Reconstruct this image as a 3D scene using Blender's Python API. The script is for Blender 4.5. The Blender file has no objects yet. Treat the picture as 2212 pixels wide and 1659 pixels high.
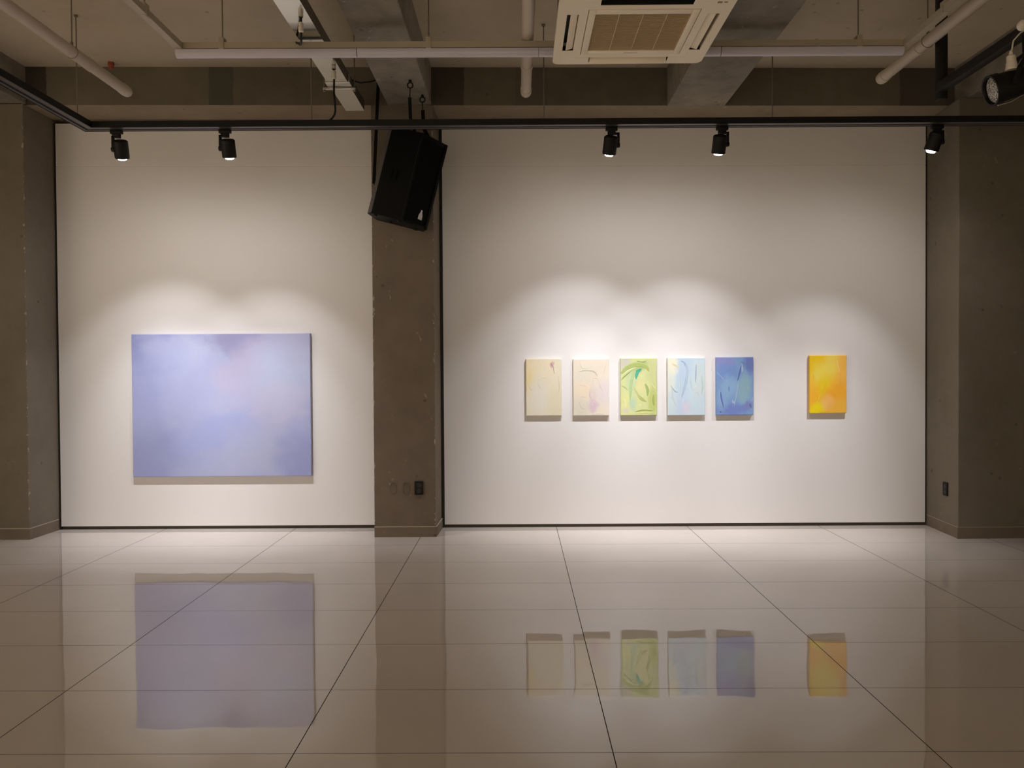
import bpy, bmesh, math, random
from mathutils import Vector, Matrix
random.seed(7)
S = bpy.context.scene
COL = S.collection

# ------------------------------------------------------------------ camera, world, exposure
W_PX, H_PX, F_PX = 2212.0, 1659.0, 1722.0
CAM_H, PITCH, YAW, ROLL = 1.432, .0157, .0069, -.0065
cp, sp, cy, sy = math.cos(PITCH), math.sin(PITCH), math.cos(YAW), math.sin(YAW)
cF = Vector((-sy*cp, cy*cp, -sp)); cR0 = Vector((cy, sy, 0)); cU0 = cR0.cross(cF)
cR = cR0*math.cos(ROLL) + cU0*math.sin(ROLL); cU = cU0*math.cos(ROLL) - cR0*math.sin(ROLL)
cam_d = bpy.data.cameras.new('camera'); cam = bpy.data.objects.new('camera', cam_d); COL.objects.link(cam)
cam_d.sensor_width = 36.0; cam_d.sensor_fit = 'HORIZONTAL'; cam_d.lens = F_PX/W_PX*36.0
cam_d.clip_start = .05; cam_d.clip_end = 100
m = Matrix((cR, cU, -cF)).transposed().to_4x4(); m.translation = Vector((0, 0, CAM_H)); cam.matrix_world = m
S.camera = cam
S.view_settings.view_transform = 'Standard'; S.view_settings.look = 'None'
S.view_settings.exposure = 0.0; S.view_settings.gamma = 1.0; S.view_settings.use_curve_mapping = False
wd = bpy.data.worlds.new('world'); S.world = wd; wd.use_nodes = True
wd.node_tree.nodes['Background'].inputs[0].default_value = (1, .86, .72, 1)
wd.node_tree.nodes['Background'].inputs[1].default_value = 0.0
S.cycles.diffuse_bounces = 6; S.cycles.max_bounces = 12; S.cycles.caustics_reflective = False
S.cycles.sample_clamp_indirect = 4.0

# lamp settings of the whole room (used by the builders below)
FIELD_W, CORE_W, SPILL_W, LENS_E = 54.0, 148.0, 15.5, 40.0
LAMP_COL = (.945, .94, 1.0); SPILL_COL = (1.0, .93, .90); ROOM_COL = (1.0, .89, .69)
# the gallery's other lamps wash walls out of view; one spot is added fill
def offscreen_spot(loc, target, power, size=100, blend=1.0):
    l = bpy.data.lights.new('offscreen_room_spot', 'SPOT'); l.energy = power; l.color = ROOM_COL
    l.spot_size = math.radians(size); l.spot_blend = blend; l.shadow_soft_size = .05
    o = bpy.data.objects.new('offscreen_room_spot', l); COL.objects.link(o)
    o.location = loc; o.rotation_euler = (Vector(target)-Vector(loc)).to_track_quat('-Z', 'Y').to_euler()
    return o
offscreen_spot((-3.3, 2.6, 3.2), (-6.5, 2.6, 1.2), 700)
offscreen_spot((-3.3, -0.2, 3.2), (-6.5, -0.2, 1.2), 700)
offscreen_spot((-1.8, -2.2, 3.2), (-1.8, -4.5, 1.3), 700)
offscreen_spot((1.6, -2.2, 3.2), (1.6, -4.5, 1.3), 640)
offscreen_spot((-.4, -1.6, 3.3), (-.4, -1.4, 0), 170, 84)  # fill added: aimed at the floor so its bounce brightens the ceiling
offscreen_spot((3.2, 0.6, 3.2), (5.5, 0.6, 1.2), 260)

# ------------------------------------------------------------------ helpers
def lin(r, g, b):
    f = lambda c: (c/255/12.92) if c <= 10 else ((c/255+.055)/1.055)**2.4
    return (f(r), f(g), f(b), 1)

class MB:
    """collects simple solids and links them as one mesh object"""
    def __init__(s): s.v = []; s.f = []; s.mi = []; s.cur = 0
    def add(s, vs, fs):
        n = len(s.v); s.v += [tuple(v) for v in vs]; s.f += [[i+n for i in f] for f in fs]; s.mi += [s.cur]*len(fs)
        return s
    def box(s, x0, x1, y0, y1, z0, z1):
        return s.hexa([(x0,y0,z0),(x1,y0,z0),(x1,y1,z0),(x0,y1,z0)], [(x0,y0,z1),(x1,y0,z1),(x1,y1,z1),(x0,y1,z1)])
    def hexa(s, b, t):
        n = len(b); vs = list(b)+list(t)
        fs = [list(range(n))[::-1], list(range(n, 2*n))]
        for i in range(n): j = (i+1) % n; fs.append([i, j, n+j, n+i])
        return s.add(vs, fs)
    def prism(s, poly, z0, z1):
        return s.hexa([(x, y, z0) for x, y in poly], [(x, y, z1) for x, y in poly])
    def rings(s, rings, cap0=True, cap1=True, loop=False):
        n = len(rings[0]); vs = [p for r in rings for p in r]; fs = []
        R = len(rings)
        for i in range(R if loop else R-1):
            for k in range(n):
                a = i*n+k; b = i*n+(k+1) % n; i2 = (i+1) % R
                fs.append([a, b, i2*n+(k+1) % n, i2*n+k])
        if not loop:
            if cap0: fs.append(list(range(n))[::-1])
            if cap1: fs.append([(R-1)*n+k for k in range(n)])
        return s.add(vs, fs)
    def lathe(s, p0, axis, prof, n=24, cap0=True, cap1=True):
        """prof: list of (distance along the axis, radius)"""
        a = Vector(axis).normalized(); u = a.orthogonal().normalized(); w = a.cross(u); p0 = Vector(p0)
        return s.rings([[p0+a*d+(u*math.cos(2*math.pi*k/n)+w*math.sin(2*math.pi*k/n))*max(r, 1e-4) for k in range(n)] for d, r in prof], cap0, cap1)
    def cyl(s, p0, p1, r, n=16, r1=None):
        d = Vector(p1)-Vector(p0)
        return s.lathe(p0, d, [(0, r), (d.length, r if r1 is None else r1)], n)
    def tube(s, pts, r, n=10):
        P = [Vector(p) for p in pts]; rings = []; u = None
        for i, p in enumerate(P):
            t = (P[min(i+1, len(P)-1)]-P[max(i-1, 0)]).normalized()
            u = t.orthogonal().normalized() if u is None else (u-t*u.dot(t)).normalized()
            w = t.cross(u)
            rings.append([p+(u*math.cos(2*math.pi*k/n)+w*math.sin(2*math.pi*k/n))*r for k in range(n)])
        return s.rings(rings)
    def torus(s, c, axis, R, r, n=28, m_=8):
        a = Vector(axis).normalized(); u = a.orthogonal().normalized(); w = a.cross(u); c = Vector(c); rings = []
        for i in range(n):
            d = u*math.cos(2*math.pi*i/n)+w*math.sin(2*math.pi*i/n)
            rings.append([c+d*(R+r*math.cos(2*math.pi*k/m_))+a*r*math.sin(2*math.pi*k/m_) for k in range(m_)])
        return s.rings(rings, loop=True)
    def bar(s, p0, p1, w, h, up=(0, 0, 1)):
        p0 = Vector(p0); p1 = Vector(p1); t = (p1-p0).normalized(); u = t.cross(Vector(up)).normalized(); k = u.cross(t)
        q = lambda p: [p-u*w/2-k*h/2, p+u*w/2-k*h/2, p+u*w/2+k*h/2, p-u*w/2+k*h/2]
        return s.rings([q(p0), q(p1)])
    def build(s, name, mats, parent=None, bevel=0, smooth=True, off=None):
        me = bpy.data.meshes.new(name)
        if off is None and parent is not None and parent.type == 'EMPTY' and not parent.get('local'): off = parent.location
        vs = s.v if off is None else [tuple(Vector(v)-Vector(off)) for v in s.v]
        me.from_pydata(vs, [], s.f)
        mats = mats if isinstance(mats, (list, tuple)) else [mats]
        for mm in mats: me.materials.append(mm)
        for p, k in zip(me.polygons, s.mi): p.material_index = k
        bm = bmesh.new(); bm.from_mesh(me); bmesh.ops.recalc_face_normals(bm, faces=bm.faces)
        if bevel:
            es = [e for e in bm.edges if len(e.link_faces) == 2 and e.calc_face_angle(0) > .6]
            bmesh.ops.bevel(bm, geom=es, offset=bevel, segments=2, affect='EDGES', profile=.5)
        bm.to_mesh(me); bm.free()
        if smooth:
            for p in me.polygons: p.use_smooth = True
            me.set_sharp_from_angle(angle=math.radians(35))
        o = bpy.data.objects.new(name, me); COL.objects.link(o)
        if parent is not None: o.parent = parent
        return o

def thing(name, loc, label, cat, group=None):
    o = bpy.data.objects.new(name, None); COL.objects.link(o); o.location = loc; o.empty_display_size = .05
    return tag(o, label, cat, group)
def tag(o, label, cat, group=None):
    o['label'] = label; o['category'] = cat
    if group: o['group'] = group
    return o
def struct(o, label=None, cat=None):
    o['kind'] = 'structure'
    if label: o['label'] = label
    if cat: o['category'] = cat
    return o
def copy_tree(src, parent=None):
    c = src.copy(); COL.objects.link(c)
    if parent is not None: c.parent = parent
    for ch in list(src.children): copy_tree(ch, c)
    return c

# ------------------------------------------------------------------ materials
def nt(name):
    mt = bpy.data.materials.new(name); mt.use_nodes = True; t = mt.node_tree
    return mt, t, t.nodes['Principled BSDF']
def N(t, kind, **kw):
    n = t.nodes.new(kind)
    for k, v in kw.items():
        if k in n.inputs: n.inputs[k].default_value = v
        else: setattr(n, k, v)
    return n
def math_(t, op, a, b=None, c=None, clamp=False):
    n = t.nodes.new('ShaderNodeMath'); n.operation = op; n.use_clamp = clamp
    for i, v in enumerate((a, b, c)):
        if v is None: continue
        if isinstance(v, (int, float)): n.inputs[i].default_value = v
        else: t.links.new(v, n.inputs[i])
    return n.outputs[0]
def mix(t, fac, a, b, blend='MIX'):
    n = t.nodes.new('ShaderNodeMix'); n.data_type = 'RGBA'; n.blend_type = blend
    for i, v in ((0, fac), (6, a), (7, b)):
        if isinstance(v, (int, float)): n.inputs[i].default_value = v
        elif isinstance(v, tuple): n.inputs[i].default_value = v
        else: t.links.new(v, n.inputs[i])
    return n.outputs[2]
def ramp(t, fac, stops):
    n = t.nodes.new('ShaderNodeValToRGB'); e = n.color_ramp.elements
    while len(e) < len(stops): e.new(.5)
    for k, (p, c) in zip(e, stops): k.position = p; k.color = c if len(c) == 4 else (*c, 1)
    t.links.new(fac, n.inputs[0]); return n.outputs[0]
def plain(name, col, rough=.5, metal=0, spec=.5, noise=.0, scale=8, bump=0):
    mt, t, b = nt(name)
    b.inputs['Roughness'].default_value = rough; b.inputs['Metallic'].default_value = metal
    b.inputs['Specular IOR Level'].default_value = spec
    tc = N(t, 'ShaderNodeTexCoord'); nz = N(t, 'ShaderNodeTexNoise', Scale=scale, Detail=4.0)
    t.links.new(tc.outputs['Object'], nz.inputs['Vector'])
    k = 1-noise
    c = mix(t, nz.outputs['Fac'], (col[0]*k, col[1]*k, col[2]*k, 1), (min(1, col[0]*(1+noise)), min(1, col[1]*(1+noise)), min(1, col[2]*(1+noise)), 1))
    t.links.new(c, b.inputs['Base Color'])
    if bump:
        bp = N(t, 'ShaderNodeBump', Strength=bump, Distance=.004); nz2 = N(t, 'ShaderNodeTexNoise', Scale=scale*12, Detail=3.0)
        t.links.new(tc.outputs['Object'], nz2.inputs['Vector']); t.links.new(nz2.outputs['Fac'], bp.inputs['Height']); t.links.new(bp.outputs[0], b.inputs['Normal'])
    return mt

def concrete(name, dark, light, speck=.35, streak=0.0, bands=None, edges=(), rough=.85, bump=.35):
    """trowelled bare concrete: blotches, pits, chipped pale flecks, optional patches along x"""
    mt, t, b = nt(name); b.inputs['Roughness'].default_value = rough; b.inputs['Specular IOR Level'].default_value = .25
    tc = N(t, 'ShaderNodeTexCoord'); P = tc.outputs['Object']
    n1 = N(t, 'ShaderNodeTexNoise', Scale=1.1, Detail=5.0, Roughness=.55); t.links.new(P, n1.inputs['Vector'])
    n2 = N(t, 'ShaderNodeTexNoise', Scale=7.0, Detail=6.0, Roughness=.6); t.links.new(P, n2.inputs['Vector'])
    f = math_(t, 'ADD', math_(t, 'MULTIPLY', n1.outputs['Fac'], .65), math_(t, 'MULTIPLY', n2.outputs['Fac'], .35))
    c = ramp(t, f, [(.33, dark), (.66, light)])
    # pale chips
    mp = N(t, 'ShaderNodeMapping'); mp.inputs['Scale'].default_value = (1, 1, .6); t.links.new(P, mp.inputs[0])
    n3 = N(t, 'ShaderNodeTexNoise', Scale=13.0, Detail=2.0, Roughness=.7, Distortion=.8); t.links.new(mp.outputs[0], n3.inputs['Vector'])
    chip = ramp(t, n3.outputs['Fac'], [(.70, (0, 0, 0)), (.76, (1, 1, 1))])
    c = mix(t, math_(t, 'MULTIPLY', chip, speck), c, tuple(min(1, v*2.2) for v in light[:3])+(1,))
    # dark pits
    vo = N(t, 'ShaderNodeTexVoronoi', Scale=5.0); t.links.new(P, vo.inputs['Vector'])
    pit = ramp(t, vo.outputs['Distance'], [(.05, (1, 1, 1)), (.09, (0, 0, 0))])
    c = mix(t, math_(t, 'MULTIPLY', pit, .45), c, tuple(v*.4 for v in dark[:3])+(1,))
    if edges:
        se = N(t, 'ShaderNodeSeparateXYZ'); t.links.new(P, se.inputs[0])
        ne = N(t, 'ShaderNodeTexNoise', Scale=16.0, Detail=3.0, Roughness=.7); t.links.new(P, ne.inputs['Vector'])
        wid = math_(t, 'MULTIPLY', math_(t, 'SUBTRACT', ne.outputs['Fac'], .54), .11)
        for ex, ey in edges:
            near = math_(t, 'MULTIPLY', math_(t, 'LESS_THAN', math_(t, 'ABSOLUTE', math_(t, 'SUBTRACT', se.outputs[0], ex)), wid), math_(t, 'LESS_THAN', math_(t, 'ABSOLUTE', math_(t, 'SUBTRACT', se.outputs[1], ey)), wid))
            c = mix(t, math_(t, 'MULTIPLY', near, .6), c, (.50, .43, .35, 1))
    if bands:
        sx = N(t, 'ShaderNodeSeparateXYZ'); t.links.new(P, sx.inputs[0])
        wob = math_(t, 'MULTIPLY_ADD', n2.outputs['Fac'], .05, sx.outputs[0])
        for x0, x1, col, k in bands:
            a = math_(t, 'MULTIPLY', math_(t, 'GREATER_THAN', wob, x0), math_(t, 'LESS_THAN', wob, x1))
            c = mix(t, math_(t, 'MULTIPLY', a, k), c, col)
    t.links.new(c, b.inputs['Base Color'])
    bp = N(t, 'ShaderNodeBump', Strength=bump, Distance=.01)
    h = math_(t, 'SUBTRACT', n2.outputs['Fac'], math_(t, 'MULTIPLY', pit, .6)); t.links.new(h, bp.inputs['Height']); t.links.new(bp.outputs[0], b.inputs['Normal'])
    return mt

M = {}
M['white_wall'] = plain('painted_white_board', (.80, .775, .755), .75, 0, .3, .012, 2.0, .03)
M['ceiling'] = concrete('bare_ceiling_slab', (.43, .37, .275, 1), (.52, .445, .335, 1), .08, bump=.15)
M['column'] = concrete('grey_brown_concrete', (.155, .122, .09, 1), (.215, .17, .128, 1), .5, edges=((-1.25, 6.90), (-.717, 6.905)))
M['pilaster'] = concrete('smooth_brown_concrete', (.16, .135, .10, 1), (.21, .18, .14, 1), .18, edges=((-4.243, 6.868),))
M['beam'] = concrete('board_marked_concrete', (.14, .12, .095, 1), (.33, .29, .235, 1), .5, bump=.5)
M['wall_beam'] = concrete('patched_beam_concrete', (.12, .105, .078, 1), (.17, .145, .108, 1), .1,
    bands=[(-4.3, -4.03, (.045, .033, .028, 1), .8), (-2.62, -2.41, (.075, .075, .06, 1), .75), (-.75, -.42, (.05, .038, .03, 1), .7), (.02, .3, (.10, .09, .07, 1), .5), (3.32, 3.9, (.06, .046, .04, 1), .7)])
M['soffit'] = concrete('lit_soffit_concrete', (.235, .185, .13, 1), (.33, .265, .19, 1), .3)  # beam underside: light from below put in as a lighter, warmer tone
M['ledge'] = plain('light_catching_ledge', (.42, .36, .29), .7, 0, .3, .1, 20)
M['black_trim'] = plain('black_shadow_gap', (.022, .019, .015), .6, 0, .3, .1)
M['base_trim'] = plain('dark_olive_base_strip', (.065, .054, .038), .6, 0, .3, .1)
M['black_metal'] = plain('black_powder_coat', (.007, .0062, .006), .5, 0, .28, .1)
M['track_strip'] = plain('lit_track_underside', (.10, .095, .1), .35, 0, .5, .05)  # underside strips of the black track, lit from below, painted grey
M['black_plastic'] = plain('black_plastic', (.007, .007, .0065), .5, 0, .25, .1)
M['cabinet'] = plain('black_cabinet_paint', (.0035, .0035, .003), .6, 0, .15, .1)
M['black_grille'] = plain('black_speaker_mesh', (.003, .003, .0025), .8, 0, .1, .3, 400, .3)
M['cab_edge'] = plain('grazing_lit_cabinet_side', (.075, .066, .062), .5, 0, .4, .1)  # lighter than the black cabinet: grazing light put into this side's colour
M['strap'] = plain('black_webbing', (.008, .008, .008), .9, 0, .1, .1)
M['pvc'] = plain('grey_white_pipe', (.56, .48, .39), .4, 0, .4, .05)
M['pvc_joint'] = plain('pale_pipe_joint', (.62, .54, .43), .4, 0, .4, .05)
M['raceway'] = plain('beige_raceway', (.42, .36, .27), .45, 0, .4, .04)
M['tube'] = plain('unlit_frosted_tube', (.60, .57, .66), .3, 0, .5, .02)
M['galv'] = plain('galvanised_steel', (.60, .59, .56), .28, 1, .5, .08, 30)
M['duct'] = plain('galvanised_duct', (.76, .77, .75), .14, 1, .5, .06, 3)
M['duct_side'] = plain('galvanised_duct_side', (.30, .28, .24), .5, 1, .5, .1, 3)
M['rod'] = plain('zinc_threaded_rod', (.25, .22, .18), .45, .7, .5, .1)
M['ac'] = plain('aged_cream_plastic', (.86, .74, .55), .45, 0, .4, .015, 3)
M['ac_grille'] = plain('dusty_cream_grille', (.66, .52, .36), .5, 0, .4, .03, 3)
M['ac_dark'] = plain('dark_air_slot', (.012, .011, .01), .6, 0, .3)
M['ac_mark'] = plain('grey_printed_mark', (.22, .17, .12), .5)
M['plug_white'] = plain('white_plastic_plug', (.78, .70, .58), .4, 0, .5, .03)
M['outlet'] = plain('black_outlet_plastic', (.006, .005, .0045), .45, 0, .25, .05)
M['outlet_ring'] = plain('socket_rim', (.014, .012, .011), .35, 0, .4)
M['red'] = plain('red_plastic_cap', (.30, .06, .035), .5, 0, .4)
M['patch'] = concrete('cement_patch', (.125, .098, .072, 1), (.185, .146, .11, 1), .4, bump=.8)
M['canvas_edge'] = plain('raw_canvas_edge', (.70, .66, .60), .8, 0, .2, .05, 200)
M['pine'] = plain('pine_stretcher', (.45, .32, .2), .7, 0, .3, .15, 30)
mt, t, b = nt('lit_lens'); M['lens'] = mt
b.inputs['Base Color'].default_value = (.9, .9, .9, 1); b.inputs['Emission Color'].default_value = (1, .96, .93, 1); b.inputs['Emission Strength'].default_value = LENS_E

# polished porcelain tiles, 1.2 x 0.6 m, thin dark joints, slight waviness and tile-to-tile tilt
mt, t, b = nt('polished_porcelain'); M['floor'] = mt
tc = N(t, 'ShaderNodeTexCoord'); sx = N(t, 'ShaderNodeSeparateXYZ'); t.links.new(tc.outputs['Object'], sx.inputs[0])
u = math_(t, 'DIVIDE', math_(t, 'ADD', sx.outputs[0], .8505+24), 1.2); v = math_(t, 'DIVIDE', math_(t, 'ADD', sx.outputs[1], -6.571+24), .6)
du = math_(t, 'ABSOLUTE', math_(t, 'SUBTRACT', math_(t, 'FRACT', math_(t, 'ADD', u, .5)), .5))
dv = math_(t, 'ABSOLUTE', math_(t, 'SUBTRACT', math_(t, 'FRACT', math_(t, 'ADD', v, .5)), .5))
joint = math_(t, 'MAXIMUM', math_(t, 'LESS_THAN', du, 0.0020/1.2), math_(t, 'LESS_THAN', dv, .0015/.6))
idv = N(t, 'ShaderNodeCombineXYZ'); t.links.new(math_(t, 'FLOOR', u), idv.inputs[0]); t.links.new(math_(t, 'FLOOR', v), idv.inputs[1])
wn = N(t, 'ShaderNodeTexWhiteNoise'); wn.noise_dimensions = '3D'; t.links.new(idv.outputs[0], wn.inputs['Vector'])
nz = N(t, 'ShaderNodeTexNoise', Scale=5.5, Detail=.6, Roughness=.4); t.links.new(tc.outputs['Object'], nz.inputs['Vector'])
def vm(op, a, b_=None, scale=None):
    n = t.nodes.new('ShaderNodeVectorMath'); n.operation = op
    for i, q in enumerate((a, b_)):
        if q is None: continue
        if isinstance(q, tuple): n.inputs[i].default_value = q
        else: t.links.new(q, n.inputs[i])
    if scale is not None: n.inputs['Scale'].default_value = scale
    return n.outputs[0]
tilt = vm('SCALE', vm('SUBTRACT', wn.outputs['Color'], (.5, .5, .5)), scale=.0045)
wave = vm('SCALE', vm('SUBTRACT', nz.outputs['Color'], (.5, .5, .5)), scale=.0075)
geo = N(t, 'ShaderNodeNewGeometry')
nrm = vm('NORMALIZE', vm('ADD', vm('ADD', geo.outputs['Normal'], tilt), wave)); t.links.new(nrm, b.inputs['Normal'])
nb = N(t, 'ShaderNodeTexNoise', Scale=.9, Detail=4.0); t.links.new(tc.outputs['Object'], nb.inputs['Vector'])
body = ramp(t, nb.outputs['Fac'], [(.3, (.62, .56, .50)), (.7, (.68, .615, .55))])
t.links.new(mix(t, joint, body, (.03, .025, .021, 1)), b.inputs['Base Color'])
b.inputs['Roughness'].default_value = .04; b.inputs['IOR'].default_value = 1.6
t.links.new(math_(t, 'MULTIPLY_ADD', joint, .6, .018), b.inputs['Roughness'])
t.links.new(math_(t, 'MULTIPLY_ADD', joint, -.5, .5), b.inputs['Specular IOR Level'])

# ------------------------------------------------------------------ room shell
XL, XR, YB, YF = -6.6, 5.6, 7.42, -4.6
zc = lambda x: 4.047-.0105*x          # ceiling slab, a touch lower to the right
zb = lambda x: 3.722-.0095*x          # underside of the wall beam
struct(MB().box(XL, XR, YF, YB, -.12, 0).build('floor', M['floor'], smooth=False))
c = MB(); c.hexa([(XL, YF, zc(XL)), (XR, YF, zc(XR)), (XR, YB+.12, zc(XR)), (XL, YB+.12, zc(XL))], [(XL, YF, 4.4), (XR, YF, 4.4), (XR, YB+.12, 4.4), (XL, YB+.12, 4.4)])
struct(c.build('ceiling', M['ceiling'], smooth=False))
struct(MB().box(XL, XR, YB, YB+.12, -.12, 3.98).build('wall_back', M['column'], smooth=False))
struct(MB().box(XL-.12, XL, YF, YB+.12, -.12, 4.4).build('wall_left', M['white_wall'], smooth=False))
struct(MB().box(XR, XR+.12, YF, YB+.12, -.12, 4.4).build('wall_right', M['pilaster'], smooth=False))
struct(MB().box(XL-.12, XR+.12, YF-.12, YF, -.12, 4.4).build('wall_front', M['white_wall'], smooth=False))

def panel(name, x0, x1, top, seam_l, seam_r, z0):
    """white display wall: lower board, upper board and a hairline joint between them"""
    m_ = MB(); g = .0022
    F_, B_ = 7.30, 7.40
    m_.hexa([(x0, F_, z0), (x1, F_, z0), (x1, B_, z0), (x0, B_, z0)], [(x0, F_, seam_l-g), (x1, F_, seam_r-g), (x1, B_, seam_r-g), (x0, B_, seam_l-g)])
    m_.hexa([(x0, F_, seam_l+g), (x1, F_, seam_r+g), (x1, B_, seam_r+g), (x0, B_, seam_l+g)], [(x0, F_, top), (x1, F_, top), (x1, B_, top), (x0, B_, top)])
    m_.box(x0+.01, x1-.01, F_+.006, B_-.005, seam_r-.05, seam_l+.05)
    return struct(m_.build(name, M['white_wall'], smooth=False), None)
panel('wall_panel_left', -4.213, -1.252, 3.725, 3.331, 3.306, .030)
panel('wall_panel_right', -.676, 3.722, 3.68, 3.302, 3.285, .030)
struct(MB().box(-4.213, -1.252, 7.318, 7.40, 0, .030).build('trim_1', M['base_trim'], smooth=False))
struct(MB().box(-.70, 3.74, 7.312, 7.40, 0, .030).build('trim_2', M['base_trim'], smooth=False))
struct(MB().box(-4.232, -4.213, 7.305, 7.40, 0, 3.73).build('trim_3', M['black_trim'], smooth=False))
struct(MB().box(-.702, -.676, 7.295, 7.40, .030, 3.68).build('trim_4', M['black_trim'], smooth=False))
struct(MB().box(3.722, 3.742, 7.31, 7.40, .030, 3.68).build('trim_5', M['black_trim'], smooth=False))

# columns
col = MB().prism([(-1.25, 6.90), (-.717, 6.905), (-.70, 7.42), (-1.25, 7.42)], 0, 3.735).build('concrete_column', M['column'], bevel=.004, smooth=False)
struct(col)
pl = MB().prism([(-4.243, 6.868), (-4.234, 7.42), (XL, 7.42), (XL, 6.90)], 0, 3.765).build('concrete_pilaster', M['pilaster'], bevel=.005, smooth=False); struct(pl)
pr = MB().prism([(3.70, 6.715), (XR, 6.735), (XR, 7.42), (3.745, 7.42)], 0, 3.69).build('concrete_pilaster', M['pilaster'], bevel=.005, smooth=False); struct(pr)
# skirting of one concrete; light caught on its top ledge is painted pale
def skirt(name, path, h, ledge_h=.006, d=.007, lm='ledge'):
    m_ = MB()
    for (a, b_, nx, ny) in path:
        for z0, z1, dd, k in ((0, h-ledge_h, d, 0), (h-ledge_h, h, d+.001, 1)):
            m_.cur = k
            q = [(a[0]-nx*.002, a[1]-ny*.002), (b_[0]-nx*.002, b_[1]-ny*.002), (b_[0]+nx*dd, b_[1]+ny*dd), (a[0]+nx*dd, a[1]+ny*dd)]
            m_.prism(q, z0, z1)
    return struct(m_.build(name, [M['column'], M[lm]], smooth=False))
skirt('baseboard_center', [((-1.25, 6.90), (-.717, 6.905), 0, -1), ((-.717, 6.90), (-.702, 7.29), 1, 0)], .092)
skirt('baseboard_left', [((XL, 6.90), (-4.236, 6.868), 0, -1), ((-4.243, 6.862), (-4.236, 7.29), 1, 0)], .100)
skirt('baseboard_right', [((3.693, 6.715), (XR, 6.735), 0, -1), ((3.70, 6.71), (3.738, 7.30), -1, 0)], .098, .003, .003)
# patched old socket holes in the column
for x in (-1.083, -.971):
    m_ = MB(); n = 36; rr = [random.uniform(.96, 1.04) for _ in range(n)]
    ring = lambda k, y: [(x+.027*k*rr[i]*math.copysign(abs(math.cos(2*math.pi*i/n))**.6, math.cos(2*math.pi*i/n)), y, .427+.046*k*rr[i]*math.copysign(abs(math.sin(2*math.pi*i/n))**.7, math.sin(2*math.pi*i/n))) for i in range(n)]
    m_.rings([ring(1.12, 6.905), ring(1.08, 6.8985), ring(.96, 6.898), ring(.86, 6.9003)], False, True)
    m_.build('patched_hole', M['patch'], col, off=(0, 0, 0))

# beams
m_ = MB(); m_.hexa([(XL, 6.90, zb(XL)), (XR, 6.90, zb(XR)), (XR, 7.42, zb(XR)), (XL, 7.42, zb(XL))], [(XL, 6.90, zc(XL)), (XR, 6.90, zc(XR)), (XR, 7.42, zc(XR)), (XL, 7.42, zc(XL))])
wb = m_.build('concrete_wall_beam', [M['wall_beam'], M['soffit']], smooth=False)
for p in wb.data.polygons:
    if p.normal.z < -.5: p.material_index = 1
struct(wb)
def beam(x0, x1, z):
    m_ = MB(); m_.hexa([(x0, YF, z), (x1, YF, z), (x1, 6.91, z), (x0, 6.91, z)], [(x0, YF, zc(x0)+.02), (x1, YF, zc(x1)+.02), (x1, 6.91, zc(x1)+.02), (x0, 6.91, zc(x0)+.02)])
    return struct(m_.build('concrete_beam', M['beam'], bevel=.006, smooth=False))
beam(-1.105, -.727, 3.735); beam(1.302, 1.797, 3.703)
beam(XL, -4.235, 3.77); beam(3.765, XR, 3.69)

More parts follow.
